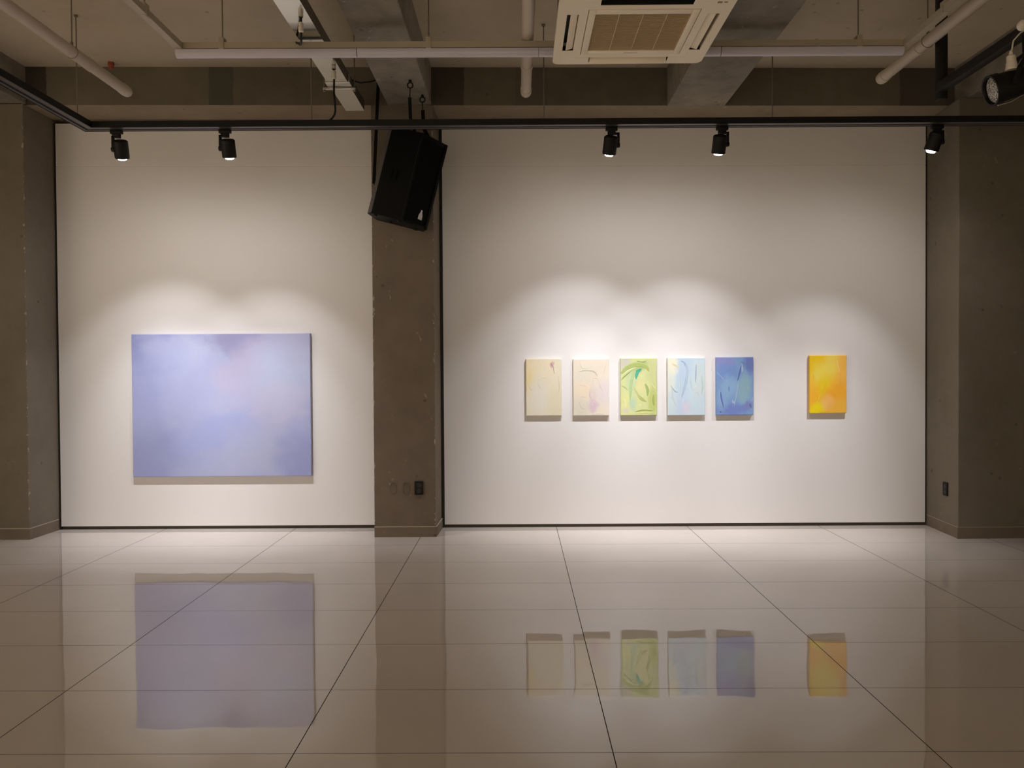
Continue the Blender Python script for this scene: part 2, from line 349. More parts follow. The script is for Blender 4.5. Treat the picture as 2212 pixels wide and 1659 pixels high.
# ------------------------------------------------------------------ paintings
def soft_paint(name, base, blobs, warp=.25, rough=.45, grain=.05, streak=(2, 2, 2), bump=.3, gain=1.13):
    """blobs: (u, v, ru, rv, angle, colour, strength); u, v run 0..1 over the canvas"""
    mt, t, b = nt(name); b.inputs['Roughness'].default_value = rough; b.inputs['Specular IOR Level'].default_value = .35
    tc = N(t, 'ShaderNodeTexCoord')
    nz = N(t, 'ShaderNodeTexNoise', Scale=3.2, Detail=4.0, Roughness=.55)
    mp = N(t, 'ShaderNodeMapping'); mp.inputs['Scale'].default_value = streak; t.links.new(tc.outputs['UV'], mp.inputs[0]); t.links.new(mp.outputs[0], nz.inputs['Vector'])
    a = t.nodes.new('ShaderNodeVectorMath'); a.operation = 'SUBTRACT'; t.links.new(nz.outputs['Color'], a.inputs[0]); a.inputs[1].default_value = (.5, .5, .5)
    sc = t.nodes.new('ShaderNodeVectorMath'); sc.operation = 'SCALE'; t.links.new(a.outputs[0], sc.inputs[0]); sc.inputs['Scale'].default_value = warp
    ad = t.nodes.new('ShaderNodeVectorMath'); ad.operation = 'ADD'; t.links.new(tc.outputs['UV'], ad.inputs[0]); t.links.new(sc.outputs[0], ad.inputs[1])
    P = ad.outputs[0]; c = None
    pc = lambda q: tuple(min(.92, x*gain) for x in lin(*q)[:3])+(1,)
    for (u, v, ru, rv, ang, colr, st) in blobs:
        mp = N(t, 'ShaderNodeMapping'); mp.vector_type = 'TEXTURE'
        mp.inputs['Location'].default_value = (u, v, 0); mp.inputs['Rotation'].default_value = (0, 0, math.radians(ang)); mp.inputs['Scale'].default_value = (ru, rv, 1)
        t.links.new(P, mp.inputs[0])
        g = t.nodes.new('ShaderNodeTexGradient'); g.gradient_type = 'SPHERICAL'; t.links.new(mp.outputs[0], g.inputs[0])
        f = math_(t, 'MULTIPLY', math_(t, 'SMOOTH_MIN', math_(t, 'MULTIPLY', g.outputs['Fac'], 1.8), 1.0, .3), st, clamp=True)
        c = mix(t, f, pc(base) if c is None else c, pc(colr))
    fine = N(t, 'ShaderNodeTexNoise', Scale=24.0, Detail=5.0, Roughness=.7, Distortion=1.2); mp = N(t, 'ShaderNodeMapping'); mp.inputs['Scale'].default_value = (1, .35, 1); mp.inputs['Rotation'].default_value = (0, 0, -.6)
    t.links.new(tc.outputs['UV'], mp.inputs[0]); t.links.new(mp.outputs[0], fine.inputs['Vector'])
    k = math_(t, 'MULTIPLY_ADD', fine.outputs['Fac'], grain*2, 1-grain)
    cc = N(t, 'ShaderNodeCombineColor')
    for i in range(3): t.links.new(k, cc.inputs[i])
    c = mix(t, 1.0, c, cc.outputs[0], 'MULTIPLY')
    t.links.new(c, b.inputs['Base Color'])
    bp = N(t, 'ShaderNodeBump', Strength=bump, Distance=.004); t.links.new(fine.outputs['Fac'], bp.inputs['Height']); t.links.new(bp.outputs[0], b.inputs['Normal'])
    return mt

def painting(x0, x1, z0, z1, depth, mat, label, strokes=(), group=None, edge=None, name='abstract_painting'):
    cx = (x0+x1)/2; w, h = x1-x0, z1-z0; F_ = 7.30-depth
    r = thing(name, (cx, 7.30, z0), label, 'painting', group)
    # canvas wrapped round its stretcher; the face carries a 0..1 layout
    me = bpy.data.meshes.new('canvas'); nx, nz_ = 12, 16; vs = []; uv = []
    bw = .004
    for j in range(nz_+1):
        for i in range(nx+1):
            a, c_ = i/nx, j/nz_
            vs.append(((a-.5)*(w-2*bw), -depth, bw+c_*(h-2*bw))); uv.append((a, c_))
    fs = [[j*(nx+1)+i, j*(nx+1)+i+1, (j+1)*(nx+1)+i+1, (j+1)*(nx+1)+i] for j in range(nz_) for i in range(nx)]
    nface = len(fs)
    o = len(vs)
    vs += [(-w/2, -depth+bw, 0), (w/2, -depth+bw, 0), (w/2, -depth+bw, h), (-w/2, -depth+bw, h), (-w/2, -.004, 0), (w/2, -.004, 0), (w/2, -.004, h), (-w/2, -.004, h)]
    k0, k1, k2, k3 = 0, nx, (nz_+1)*(nx+1)-1, nz_*(nx+1)
    fs += [[k0, o, o+1, k1], [k1, o+1, o+2, k2], [k2, o+2, o+3, k3], [k3, o+3, o, k0]]
    # close the long edges of the bevel properly by fanning through the border vertices
    fs = fs[:nface]
    def fan(border, a_, b_):
        fs.append([a_, b_]+border[::-1])
    fan([i for i in range(nx+1)], o, o+1); fan([j*(nx+1)+nx for j in range(nz_+1)], o+1, o+2)
    fan([nz_*(nx+1)+nx-i for i in range(nx+1)], o+2, o+3); fan([(nz_-j)*(nx+1) for j in range(nz_+1)], o+3, o)
    fs += [[o, o+4, o+5, o+1], [o+1, o+5, o+6, o+2], [o+2, o+6, o+7, o+3], [o+3, o+7, o+4, o]]
    me.from_pydata(vs, [], fs); me.materials.append(mat); me.materials.append(edge or M['canvas_edge'])
    for i, p in enumerate(me.polygons): p.material_index = 0 if i < nface+4 else 1
    ul = me.uv_layers.new(name='UVMap')
    for L in me.loops:
        vi = L.vertex_index
        ul.data[L.index].uv = uv[vi] if vi < o else (vs[vi][0]/w+.5, vs[vi][2]/h)
    bm = bmesh.new(); bm.from_mesh(me); bmesh.ops.recalc_face_normals(bm, faces=bm.faces); bm.to_mesh(me); bm.free()
    cv = bpy.data.objects.new('canvas', me); COL.objects.link(cv); cv.parent = r
    st = MB(); e = .003; tw = min(.05, w*.12)
    st.box(-w/2+e, -w/2+tw, -depth+.012, 0, e, h-e).box(w/2-tw, w/2-e, -depth+.012, 0, e, h-e).box(-w/2+tw, w/2-tw, -depth+.012, 0, e, tw).box(-w/2+tw, w/2-tw, -depth+.012, 0, h-tw, h-e)
    st.build('stretcher_frame', M['pine'], r, off=(0, 0, 0), smooth=False)
    if strokes:
        for (pts, wd_, ht, colr) in strokes:
            key = 'oil_%d_%d_%d' % colr
            mm = bpy.data.materials.get(key) or plain(key, tuple(min(.95, q_*1.0) for q_ in lin(*colr)[:3]), .38, 0, .45, .06, 60, .15)
            m_ = MB()
            # Catmull-Rom through the points, ridge profile that tapers at both ends
            Q = [Vector((p[0], p[1])) for p in pts]; Q = [Q[0]*2-Q[1]]+Q+[Q[-1]*2-Q[-2]]; C_ = []
            for i in range(1, len(Q)-2):
                for s_ in range(6):
                    tt = s_/6; p0, p1, p2, p3 = Q[i-1:i+3]
                    C_.append(.5*((2*p1)+(p2-p0)*tt+(2*p0-5*p1+4*p2-p3)*tt*tt+(3*p1-p0-3*p2+p3)*tt**3))
            C_.append(Q[-2]); C_ = [Vector(((q.x-.5)*w, q.y*h)) for q in C_]; rings = []
            for i, q in enumerate(C_):
                d = (C_[min(i+1, len(C_)-1)]-C_[max(i-1, 0)]).normalized(); nn = Vector((-d.y, d.x)); s_ = i/(len(C_)-1)
                k = max(.12, math.sin(math.pi*min(1, .08+s_*.9))**.6)
                ww, hh = wd_*k/2, ht*k
                pr_ = [(-1, .0), (-.75, .7), (-.3, .35), (.1, .55), (.6, 1.0), (1, .0)]
                rings.append([(max(-w/2+.001, min(w/2-.001, q.x+nn.x*a_*ww)), -depth-hh*b_+.0004, max(.001, min(h-.001, q.y+nn.y*a_*ww))) for a_, b_ in pr_])
            m_.rings(rings)
            m_.build('brushstroke', mm, r, off=(0, 0, 0))
    return r

BIG = soft_paint('violet_blue_oil', (161, 167, 205), [
    (.05, .95, .35, .25, 0, (134, 142, 194), .8), (.28, .88, .28, .2, 10, (181, 188, 214), .8), (.60, .93, .2, .14, 0, (152, 151, 190), .9),
    (.9, .9, .3, .25, 0, (173, 173, 203), .8), (.15, .65, .4, .35, 20, (150, 158, 205), .6), (.42, .62, .35, .35, 30, (173, 180, 212), .6),
    (.62, .72, .18, .3, -30, (181, 175, 201), .7), (.85, .68, .25, .3, 0, (175, 184, 210), .7), (.8, .5, .25, .2, 30, (184, 180, 205), .6),
    (.1, .1, .3, .35, 0, (135, 142, 188), .6), (.45, .28, .35, .18, 25, (155, 164, 209), .7), (.5, .05, .35, .15, 0, (166, 171, 201), .6),
    (.72, .2, .25, .25, 20, (170, 175, 201), .6), (1.0, .1, .22, .3, 20, (136, 142, 193), .55)], warp=.35, grain=.035, bump=.06)
painting(-3.525, -1.889, .489, 1.793, .038, BIG, 'large landscape canvas of soft violet blue clouds on the left white wall', edge=plain('blue_canvas_edge', (.42, .42, .56), .8, noise=.1))
SG = 'row of five small canvases'
P1 = soft_paint('cream_oil', (216, 208, 184), [(.0, .75, .3, .5, 0, (222, 202, 150), .9), (.35, .95, .6, .3, 0, (222, 208, 178), .7), (.35, .3, .4, .45, 0, (214, 210, 194), .9), (.9, .2, .4, .4, 0, (210, 202, 174), .7), (.75, .9, .08, .06, 60, (196, 160, 160), .9)], .2, grain=.03)
painting(.077, .403, 1.026, 1.546, .034, P1, 'pale cream canvas with a faint mauve flick, leftmost of the small row',
    [([(.68, .93), (.74, .88), (.79, .83)], .012, .0015, (176, 148, 146)), ([(.74, .9), (.77, .82), (.80, .72)], .010, .002, (204, 176, 168)), ([(.42, .66), (.52, .67), (.62, .64)], .012, .002, (224, 216, 190)), ([(.33, .58), (.38, .52), (.44, .46)], .014, .0022, (220, 214, 196)), ([(.06, .56), (.12, .48), (.2, .44)], .012, .0018, (220, 212, 188)), ([(.9, .7), (.93, .5), (.9, .36)], .014, .0016, (218, 210, 186))], SG)
P2 = soft_paint('blush_oil', (218, 208, 190), [(.3, .45, .3, .25, 0, (224, 208, 182), .8), (.3, .75, .4, .2, 0, (210, 206, 188), .7), (.85, .4, .3, .3, 0, (212, 202, 202), .8), (.55, .3, .16, .3, 10, (208, 196, 192), .8), (.55, .17, .2, .14, 0, (204, 182, 190), .95), (.2, .1, .3, .3, 0, (206, 202, 184), .8)], .22, grain=.03)
painting(.507, .835, 1.024, 1.542, .034, P2, 'cream and blush canvas with a pink smear low down, second of the small row',
    [([(.18, .96), (.22, .88), (.27, .84), (.4, .82)], .012, .002, (226, 210, 192)), ([(.15, .78), (.4, .8), (.6, .77), (.68, .68)], .02, .002, (206, 200, 182)), ([(.55, .58), (.56, .66), (.66, .66), (.72, .6)], .012, .0025, (226, 216, 200)), ([(.72, .6), (.76, .5), (.82, .44)], .014, .0025, (222, 212, 196)), ([(.86, .72), (.88, .82), (.94, .95)], .012, .0016, (226, 214, 198)), ([(.2, .36), (.3, .33), (.38, .34)], .01, .002, (228, 214, 196)), ([(.48, .44), (.46, .36), (.5, .3)], .012, .0022, (214, 194, 188)), ([(.52, .2), (.55, .24), (.62, .22)], .014, .003, (226, 208, 214)), ([(.53, .17), (.56, .19)], .012, .003, (222, 202, 212)), ([(.12, .56), (.3, .53), (.42, .5)], .01, .0015, (226, 212, 190)), ([(.5, .02), (.7, .035), (.9, .02)], .014, .002, (222, 212, 196)), ([(.16, .24), (.24, .14), (.36, .12)], .014, .0016, (212, 206, 190))], SG)
P3 = soft_paint('green_oil', (212, 218, 156), [(.12, .9, .22, .16, 30, (206, 202, 186), 1), (.5, .82, .4, .1, 20, (172, 190, 120), .9), (.9, .75, .25, .3, 0, (204, 208, 148), .8), (.3, .55, .22, .35, 10, (196, 212, 166), .8), (.55, .5, .2, .16, 0, (222, 218, 158), .9), (.15, .2, .3, .3, 0, (222, 222, 152), .8), (.32, .2, .14, .16, 20, (186, 210, 178), .9), (.9, .25, .2, .35, 0, (186, 196, 112), .8), (.14, .08, .14, .07, 0, (212, 210, 182), .9)], .15, grain=.05, gain=.98)
painting(.938, 1.269, 1.025, 1.546, .034, P3, 'lime green canvas with swirling strokes and a teal dab, third of the small row',
    [([(.02, .73), (.15, .82), (.35, .88), (.55, .89), (.72, .84), (.78, .76)], .05, .003, (176, 192, 116)), ([(.02, .66), (.2, .76), (.45, .85)], .022, .0025, (208, 214, 156)), ([(.02, .62), (.18, .72), (.4, .83)], .014, .002, (150, 168, 104)),
     ([(.56, .79), (.48, .76), (.44, .70), (.43, .63)], .03, .0035, (84, 178, 150)), ([(.58, .81), (.5, .79), (.42, .77)], .018, .003, (60, 158, 132)), ([(.47, .72), (.46, .67)], .014, .003, (112, 196, 168)),
     ([(.4, .78), (.3, .6), (.28, .42), (.26, .25)], .03, .0025, (178, 202, 146)), ([(.02, .52), (.12, .49), (.2, .44)], .014, .002, (182, 192, 130)), ([(.36, .5), (.45, .4), (.55, .32), (.68, .3)], .02, .003, (200, 204, 140)), ([(.46, .38), (.58, .29), (.72, .23)], .03, .003, (184, 190, 116)), ([(.5, .36), (.62, .3), (.72, .24)], .01, .003, (226, 222, 172)),
     ([(.68, .55), (.74, .46), (.74, .33)], .026, .003, (160, 182, 108)), ([(.74, .6), (.78, .5), (.8, .44)], .016, .0025, (218, 220, 160)), ([(.92, .36), (.9, .26), (.92, .16)], .02, .0025, (162, 178, 96)), ([(.4, .06), (.6, .09), (.9, .08)], .016, .003, (164, 178, 92)), ([(.42, .05), (.65, .04), (.92, .05)], .014, .003, (214, 212, 140)), ([(.5, .16), (.58, .18)], .014, .002, (226, 224, 170)), ([(.84, .56), (.92, .5), (.98, .46)], .01, .002, (222, 222, 166)), ([(.45, .95), (.6, .93), (.72, .95)], .014, .0025, (156, 172, 104)), ([(.56, .7), (.6, .64)], .012, .003, (230, 226, 182)), ([(.1, .3), (.14, .2), (.12, .12)], .014, .002, (226, 226, 172))], SG, plain('green_canvas_edge', (.62, .66, .40), .8))
P4 = soft_paint('pale_blue_oil', (190, 208, 216), [(.12, .88, .25, .2, -30, (226, 220, 194), 1), (.05, .6, .2, .3, 0, (212, 216, 200), .8), (.45, .85, .3, .25, 0, (178, 196, 214), .8), (.85, .6, .25, .4, 0, (196, 208, 206), .8), (.4, .55, .2, .3, 15, (174, 194, 212), .7), (.3, .2, .35, .25, 0, (184, 198, 218), .8), (.5, .12, .15, .12, 0, (204, 198, 210), .8), (.1, .2, .2, .3, 0, (196, 210, 210), .7)], .2, grain=.035)
painting(1.366, 1.708, 1.022, 1.547, .034, P4, 'pale icy blue canvas with a cream corner, fourth of the small row',
    [([(.12, .9), (.22, .87), (.32, .83)], .02, .003, (228, 220, 190)), ([(.35, .95), (.45, .91), (.48, .84)], .014, .0025, (160, 180, 204)), ([(.3, .7), (.32, .55), (.31, .38)], .016, .003, (202, 216, 220)), ([(.5, .9), (.52, .7), (.45, .5), (.37, .31)], .026, .003, (182, 200, 216)), ([(.52, .68), (.44, .45), (.37, .3)], .01, .0025, (146, 172, 198)), ([(.76, .88), (.75, .7), (.74, .56)], .014, .0025, (168, 188, 206)), ([(.78, .88), (.86, .85)], .014, .003, (222, 228, 226)), ([(.7, .48), (.78, .5)], .014, .003, (224, 228, 226)), ([(.6, .72), (.62, .55), (.66, .42)], .016, .0025, (196, 212, 220)), ([(.08, .52), (.2, .42), (.3, .4)], .012, .002, (168, 188, 204)), ([(.7, .4), (.8, .4), (.84, .3)], .012, .0025, (206, 220, 224)), ([(.4, .22), (.46, .3)], .012, .003, (214, 224, 228)), ([(.12, .5), (.14, .3), (.24, .14)], .018, .002, (200, 212, 214)), ([(.2, .66), (.22, .72)], .01, .003, (222, 226, 220)), ([(.9, .7), (.93, .5), (.9, .35)], .014, .002, (190, 208, 206))], SG)
P5 = soft_paint('deep_blue_oil', (120, 149, 190), [(.2, .95, .4, .18, 0, (134, 137, 186), .9), (.95, .95, .25, .3, 0, (104, 117, 176), .9), (.3, .72, .4, .25, 0, (110, 137, 190), .8), (.35, .5, .3, .25, 0, (134, 167, 198), .8), (.75, .45, .25, .35, -10, (132, 165, 176), .95), (.85, .15, .2, .1, 20, (118, 121, 172), .8), (.4, .08, .6, .14, 0, (108, 125, 184), .9), (.15, .25, .2, .25, 0, (130, 161, 196), .7)], .18, grain=.04)
painting(1.808, 2.146, 1.023, 1.549, .034, P5, 'deep cornflower blue canvas with sharp diagonal strokes, rightmost of the small row',
    [([(.68, .86), (.62, .7), (.57, .58)], .014, .003, (92, 112, 176)), ([(.69, .88), (.7, .8), (.70, .74)], .014, .0035, (174, 196, 216)), ([(.6, .6), (.56, .4), (.48, .14)], .016, .003, (152, 178, 204)), ([(.64, .92), (.76, .9), (.82, .78)], .014, .0025, (118, 144, 196)), ([(.12, .4), (.14, .28), (.2, .12)], .016, .003, (98, 118, 182)), ([(.08, .42), (.1, .3), (.16, .14)], .010, .003, (160, 184, 212)), ([(.44, .26), (.46, .21), (.5, .24)], .014, .0035, (172, 192, 216)), ([(.34, .5), (.35, .4)], .010, .0025, (108, 134, 192)), ([(.02, .74), (.16, .64), (.26, .56)], .016, .0025, (140, 166, 206)), ([(.83, .87), (.84, .76)], .010, .0025, (112, 136, 192)), ([(.9, .2), (.94, .12)], .014, .003, (100, 112, 180)), ([(.1, .05), (.14, .06)], .010, .003, (60, 76, 140)), ([(.97, .3), (.96, .22)], .010, .0025, (150, 180, 206)), ([(.85, .5), (.88, .44)], .02, .0015, (152, 174, 184))], SG, plain('blue_canvas_side', (.26, .33, .55), .8))
P6 = soft_paint('amber_oil', (238, 187, 57), [(.1, .9, 0.47, 0.41, 0, (234, 195, 27), .9), (.6, .85, 0.41, 0.27, 30, (234, 209, 88), .9), (1, .75, 0.34, 0.68, 0, (240, 181, 80), .9), (.3, .6, 0.34, 0.34, 0, (232, 213, 90), .9), (.35, .4, 0.27, 0.41, -30, (234, 199, 25), .9), (.7, .3, 0.61, 0.27, 20, (240, 169, 47), .9), (.1, .3, 0.27, 0.34, 0, (242, 179, 51), .8), (.15, .05, 0.41, 0.14, 20, (238, 213, 27), 1), (.5, .18, 0.27, 0.16, 0, (240, 187, 106), .8), (.9, .08, 0.41, 0.27, 0, (244, 181, 71), .8)], .18, grain=.03, gain=1.05)
painting(2.655, 2.992, 1.034, 1.56, .036, P6, 'amber and yellow canvas hanging alone near the right pilaster',
    [([(.73, .92), (.77, .8), (.81, .69)], .014, .003, (244, 214, 120)), ([(.62, .94), (.61, .88)], .012, .0025, (240, 206, 104)), ([(.84, .68), (.83, .56), (.86, .46)], .014, .0025, (240, 180, 76)), ([(.3, .34), (.26, .27), (.24, .22)], .012, .003, (244, 198, 60)), ([(.44, .52), (.36, .4), (.28, .26)], .016, .002, (236, 196, 36)), ([(.1, .7), (.12, .55)], .012, .0015, (238, 196, 50))], None, plain('amber_canvas_side', (.72, .42, .10), .8))

# ------------------------------------------------------------------ lighting track and its spotlights
ZT = lambda x: 3.279-.0022*x
tr = thing('lighting_track', (.8, 6.05, 3.32), 'black L shaped lighting track on rods carrying five spotlights', 'lighting track')
def track_run(a, b_, side):
    """a, b_: front edge ends; side: vector towards the far edge"""
    out = []
    for u0, u1, z0, z1, k in ((0, .105, .012, .046, 0), (0, .006, 0, .012, 0), (.006, .052, .003, .012, 1), (.052, .079, .009, .012, 0), (.079, .099, .003, .012, 1), (.099, .105, 0, .012, 0)):
        out.append((u0, u1, z0, z1, k))
    return out
def run(m_, a, b_, side, mitre_a=0, mitre_b=0):
    a = Vector(a); b_ = Vector(b_); s_ = Vector(side); d = (b_-a).normalized()
    for u0, u1, z0, z1, k in track_run(a, b_, side):
        m_.cur = k
        q = lambda u, z: (a+s_*u-d*u*mitre_a+Vector((0, 0, z)), b_+s_*u+d*u*mitre_b+Vector((0, 0, z)))
        A = [q(u0, z0), q(u1, z0), q(u1, z1), q(u0, z1)]
        m_.rings([[p[0] for p in A], [p[1] for p in A]])
m_ = MB(); run(m_, (-3.19, 6.0, ZT(-3.19)), (4.9, 6.0, ZT(4.9)), (0, 1, 0), 1, 0)
m_.build('track_rail', [M['black_metal'], M['track_strip']], tr, smooth=False)
m_ = MB(); run(m_, (-3.19, .6, ZT(-3.19)), (-3.19, 6.0, ZT(-3.19)), (-1, 0, 0), 0, 1)
m_.build('track_rail', [M['black_metal'], M['track_strip']], tr, smooth=False)
for x, y in ((-3.24, 5.9), (-1.545, 6.052), (.213, 6.052), (1.935, 6.052), (-3.24, 2.6), (3.9, 6.052)):
    MB().cyl((x, y, ZT(x)+.04), (x, y, zc(x)), .0045, 8).cyl((x, y, zc(x)-.012), (x, y, zc(x)), .014, 10).cyl((x, y, ZT(x)+.04), (x, y, ZT(x)+.06), .011, 8).build('hanger_rod', M['rod'], tr)

def track_spot(xa, xb, az, el, zlow, label, side):
    """xa: adapter position on the track; xb: body centre; az, el: aim; side: -1 arm on the left, +1 on the right"""
    Y0 = 6.066; zt = ZT(xa); r = thing('track_spotlight', (xa, Y0, zt), label, 'spotlight', 'lit track spotlights')
    L = lambda m_, n, mt_, **k: m_.build(n, mt_, r, off=(0, 0, 0), **k)
    a = MB(); a.prism([(-.045, -.016), (.045, -.016), (.045, .016), (-.045, .016)], -.03, -.0005); a.box(-.03, .03, -.014, .014, -.045, -.028)
    a.box(-.012, .03, -.013, .013, -.062, -.044) if side < 0 else a.box(-.03, .012, -.013, .013, -.062, -.044)
    L(a, 'track_adapter', M['black_plastic'], bevel=.003)
    xc = xb-xa; zc_ = 3.139+zlow-zt
    xs = xc+side*.062
    d = MB(); d.box(min(xs-.009, -side*.012), max(xs+.009, -side*.012), -.011, .011, -.060, -.044); d.box(xs-.009, xs+.009, -.011, .011, zc_-.018, -.044)
    d.cyl((xs+side*.011, 0, zc_), (xc+side*.03, 0, zc_), .017, 16)
    L(d, 'swivel_arm', M['black_plastic'], bevel=.002)
    ax = Vector((math.sin(az)*math.cos(el), math.cos(az)*math.cos(el), -math.sin(el))); c_ = Vector((xc, 0, zc_)); R_ = .0525
    h = MB(); h.lathe(c_, ax, [(-.068, .02), (-.068, R_-.010), (-.060, R_), (.062, R_), (.066, R_-.002), (.066, R_-.007), (.045, R_-.012)], 32, True, False)
    for k in range(3): h.lathe(c_, ax, [(-.054+k*.008, R_-.0005), (-.054+k*.008, R_+.0008), (-.050+k*.008, R_+.0008), (-.050+k*.008, R_-.0005)], 32, False, False)
    hs = L(h, 'lamp_body', M['black_metal'])
    g = MB(); g.lathe(c_, ax, [(.045, .033), (.070, .033), (.077, .029), (.081, .018), (.082, .002)], 24, True, True)
    lens = L(g, 'lens', M['lens']); lens.parent = hs
    tip = c_+ax*.108
    for nm, pw, sz, bl, cl in (('field_light', FIELD_W, 2*35.2, .58, LAMP_COL), ('beam_light', CORE_W, 2*24.7, 1.0, LAMP_COL), ('spill_light', SPILL_W, 165, .9, SPILL_COL)):
        l = bpy.data.lights.new(nm, 'SPOT'); l.energy = pw; l.spot_size = math.radians(sz); l.spot_blend = bl; l.shadow_soft_size = .012; l.color = cl
        o = bpy.data.objects.new(nm, l); COL.objects.link(o); o.parent = r; o.location = tip; o.rotation_euler = ax.to_track_quat('-Z', 'Y').to_euler()
    return r
D = math.radians
track_spot(-3.035, -3.000, D(-11.8), D(65.1), 0, 'lit black track spotlight nearest the bend of the track', -1)
track_spot(-2.208, -2.183, D(-3.7), D(68), 0, 'lit black track spotlight second from the bend of the track', -1)
track_spot(.724, .713, D(-11.6), D(64.2), 0, 'lit black track spotlight above the pale cream small canvases', 1)
track_spot(1.559, 1.538, D(-3.8), D(65.3), 0, 'lit black track spotlight above the pale blue small canvases', 1)
track_spot(3.178, 3.156, D(-35), D(68), .004, 'lit black track spotlight at the right edge of the right white wall', 1)

# ------------------------------------------------------------------ loudspeaker with its straps
UP = Vector((.25, 0, .968)).normalized(); RT = Vector((.968, 0, -.25)).normalized(); BK = Vector((0, 1, 0))
SO = Vector((-.933, 6.45, 2.658)); SL = .725
def sp_pt(u, v, w): return SO+RT*u+BK*v+UP*w
spk = thing('loudspeaker', (-.95, 6.55, 2.6), 'black wedge loudspeaker tilted on straps in front of the middle column', 'loudspeaker')
plan = [(0, 0), (.185, .205), (.15, .33), (-.262, .33), (-.300, .10), (-.247, .0)]
def sp_prism(m_, poly, w0, w1): return m_.hexa([sp_pt(u, v, w0) for u, v in poly], [sp_pt(u, v, w1) for u, v in poly])
m_ = MB(); sp_prism(m_, plan, 0, SL); cabn = m_.build('cabinet', [M['cabinet'], M['cab_edge']], spk, bevel=.006)
for p in cabn.data.polygons:
    if p.normal.x < -.6 and abs(p.normal.y) < .75 and p.area > .02: p.material_index = 1
# grille on the receding front baffle, in a slim raised frame
e1 = Vector((.185, .205)).normalized(); nrm2 = Vector((e1.y, -e1.x)); Lg = Vector((.185, .205)).length
def gq(s0, s1, d0, d1): return [tuple(e1*s+nrm2*d) for s, d in ((s0, d0), (s1, d0), (s1, d1), (s0, d1))]
m_ = MB(); sp_prism(m_, gq(.014, Lg-.026, .0005, .004), .022, SL-.03); g = m_.build('grille', M['black_grille'], spk)
m_ = MB(); sp_prism(m_, gq(.002, .014, .0, .008), .0, SL); sp_prism(m_, gq(Lg-.026, Lg, .0, .012), .0, SL); sp_prism(m_, gq(.014, Lg-.026, .0, .008), .0, .022); sp_prism(m_, gq(.014, Lg-.026, .0, .008), SL-.03, SL)
m_.build('grille_frame', M['cabinet'], spk, bevel=.002)
# pale bottle shaped emblem low on the grille
bp_ = lambda s, w: sp_pt(*(e1*s+nrm2*.0045), w); bq_ = lambda s, w: sp_pt(*(e1*s+nrm2*.007), w)
s0, w0 = .178, .062
out = [(-.02, 0), (.022, 0), (.020, .035), (.010, .058), (.009, .078), (-.006, .080), (-.008, .060), (-.020, .036)]
m_ = MB(); m_.hexa([bp_(s0+a, w0+b_) for a, b_ in out], [bq_(s0+a, w0+b_) for a, b_ in out]); em = m_.build('emblem', plain('pale_emblem', (.62, .60, .62), .4), spk); em.parent = g
# hand grip recess and fixings on the frontal side
m_ = MB()
for u_ in (-.158, -.118): m_.hexa([sp_pt(u_-.011, -.003, .30), sp_pt(u_+.011, -.003, .30), sp_pt(u_+.011, .002, .30), sp_pt(u_-.011, .002, .30)], [sp_pt(u_-.011, -.003, .385), sp_pt(u_+.011, -.003, .385), sp_pt(u_+.011, .002, .385), sp_pt(u_-.011, .002, .385)])
m_.build('hand_grip', M['black_grille'], spk, bevel=.003).parent = cabn
m_ = MB(); sp_prism(m_, [(-.003, -.004), (.004, -.002), (.003, .006), (-.004, .003)], .0, SL); m_.build('corner_edging', M['black_metal'], spk)
for u_, v_ in ((-.22, .03), (-.12, .20), (-.02, .03), (.09, .25)):
    MB().cyl(sp_pt(u_, v_, 0.002), sp_pt(u_, v_, -.014), .018, 14).build('foot', M['black_plastic'], spk).parent = cabn
# steel side bracket: slim plates at the back
m_ = MB(); sp_prism(m_, [(-.27, .33), (.14, .33), (.14, .345), (-.27, .345)], .2, .55); m_.build('mounting_plate', M['black_metal'], spk)

def strap(name_loc, bolt, top, pts, wdt, label, eye=True):
    r = thing('hanging_strap', name_loc, label, 'strap', 'loudspeaker straps')
    m_ = MB()
    for a, b_ in zip(pts[:-1], pts[1:]): m_.bar(a, b_, wdt, .006, up=(0, 1, 0))
    m_.build('webbing', M['strap'], r)
    if eye:
        b0 = Vector(bolt); m_ = MB(); m_.cyl(b0+Vector((0, 0, .002)), b0+Vector((0, 0, -.022)), .012, 10).torus(b0+Vector((0, 0, -.04)), (0, 1, .1), .021, .006, 20, 6)
        m_.cyl(b0+Vector((0, 0, -.06)), Vector(pts[0])+Vector((0, 0, -.01)), .004, 8)
        m_.torus(Vector(pts[0])+Vector((0, 0, .012)), (1, 0, 0), .013, .003, 16, 6)
        m_.build('eye_bolt', M['black_metal'], r)
    else:
        b0 = Vector(bolt); MB().box(b0.x-.012, b0.x+.03, b0.y-.02, b0.y+.02, b0.z-.02, b0.z+.02).build('wall_plate', M['black_metal'], r, bevel=.003)
    return r
tl = sp_pt(-.21, .05, SL); tr_ = sp_pt(.10, .24, SL)
strap((-1.135, 6.72, 3.86), (-1.135, 6.72, 3.86), None, [(-1.152, 6.72, 3.86), (-1.196, 6.72, 3.02), tuple(sp_pt(-.255, .335, .30))], .026, 'black strap at the left side of the tilted loudspeaker', False)
strap((-.832, 6.32, 3.735), (-.832, 6.32, 3.735), None, [(-.836, 6.32, 3.60), (-.842, 6.40, 3.46), tuple(sp_pt(-.07, .05, SL))], .026, 'black strap on the front eye bolt over the loudspeaker')
strap((-.775, 6.655, 3.735), (-.775, 6.655, 3.735), None, [(-.772, 6.655, 3.61), (-.768, 6.66, 3.46), tuple(sp_pt(.045, .19, SL))], .03, 'black strap on the rear eye bolt over the loudspeaker')

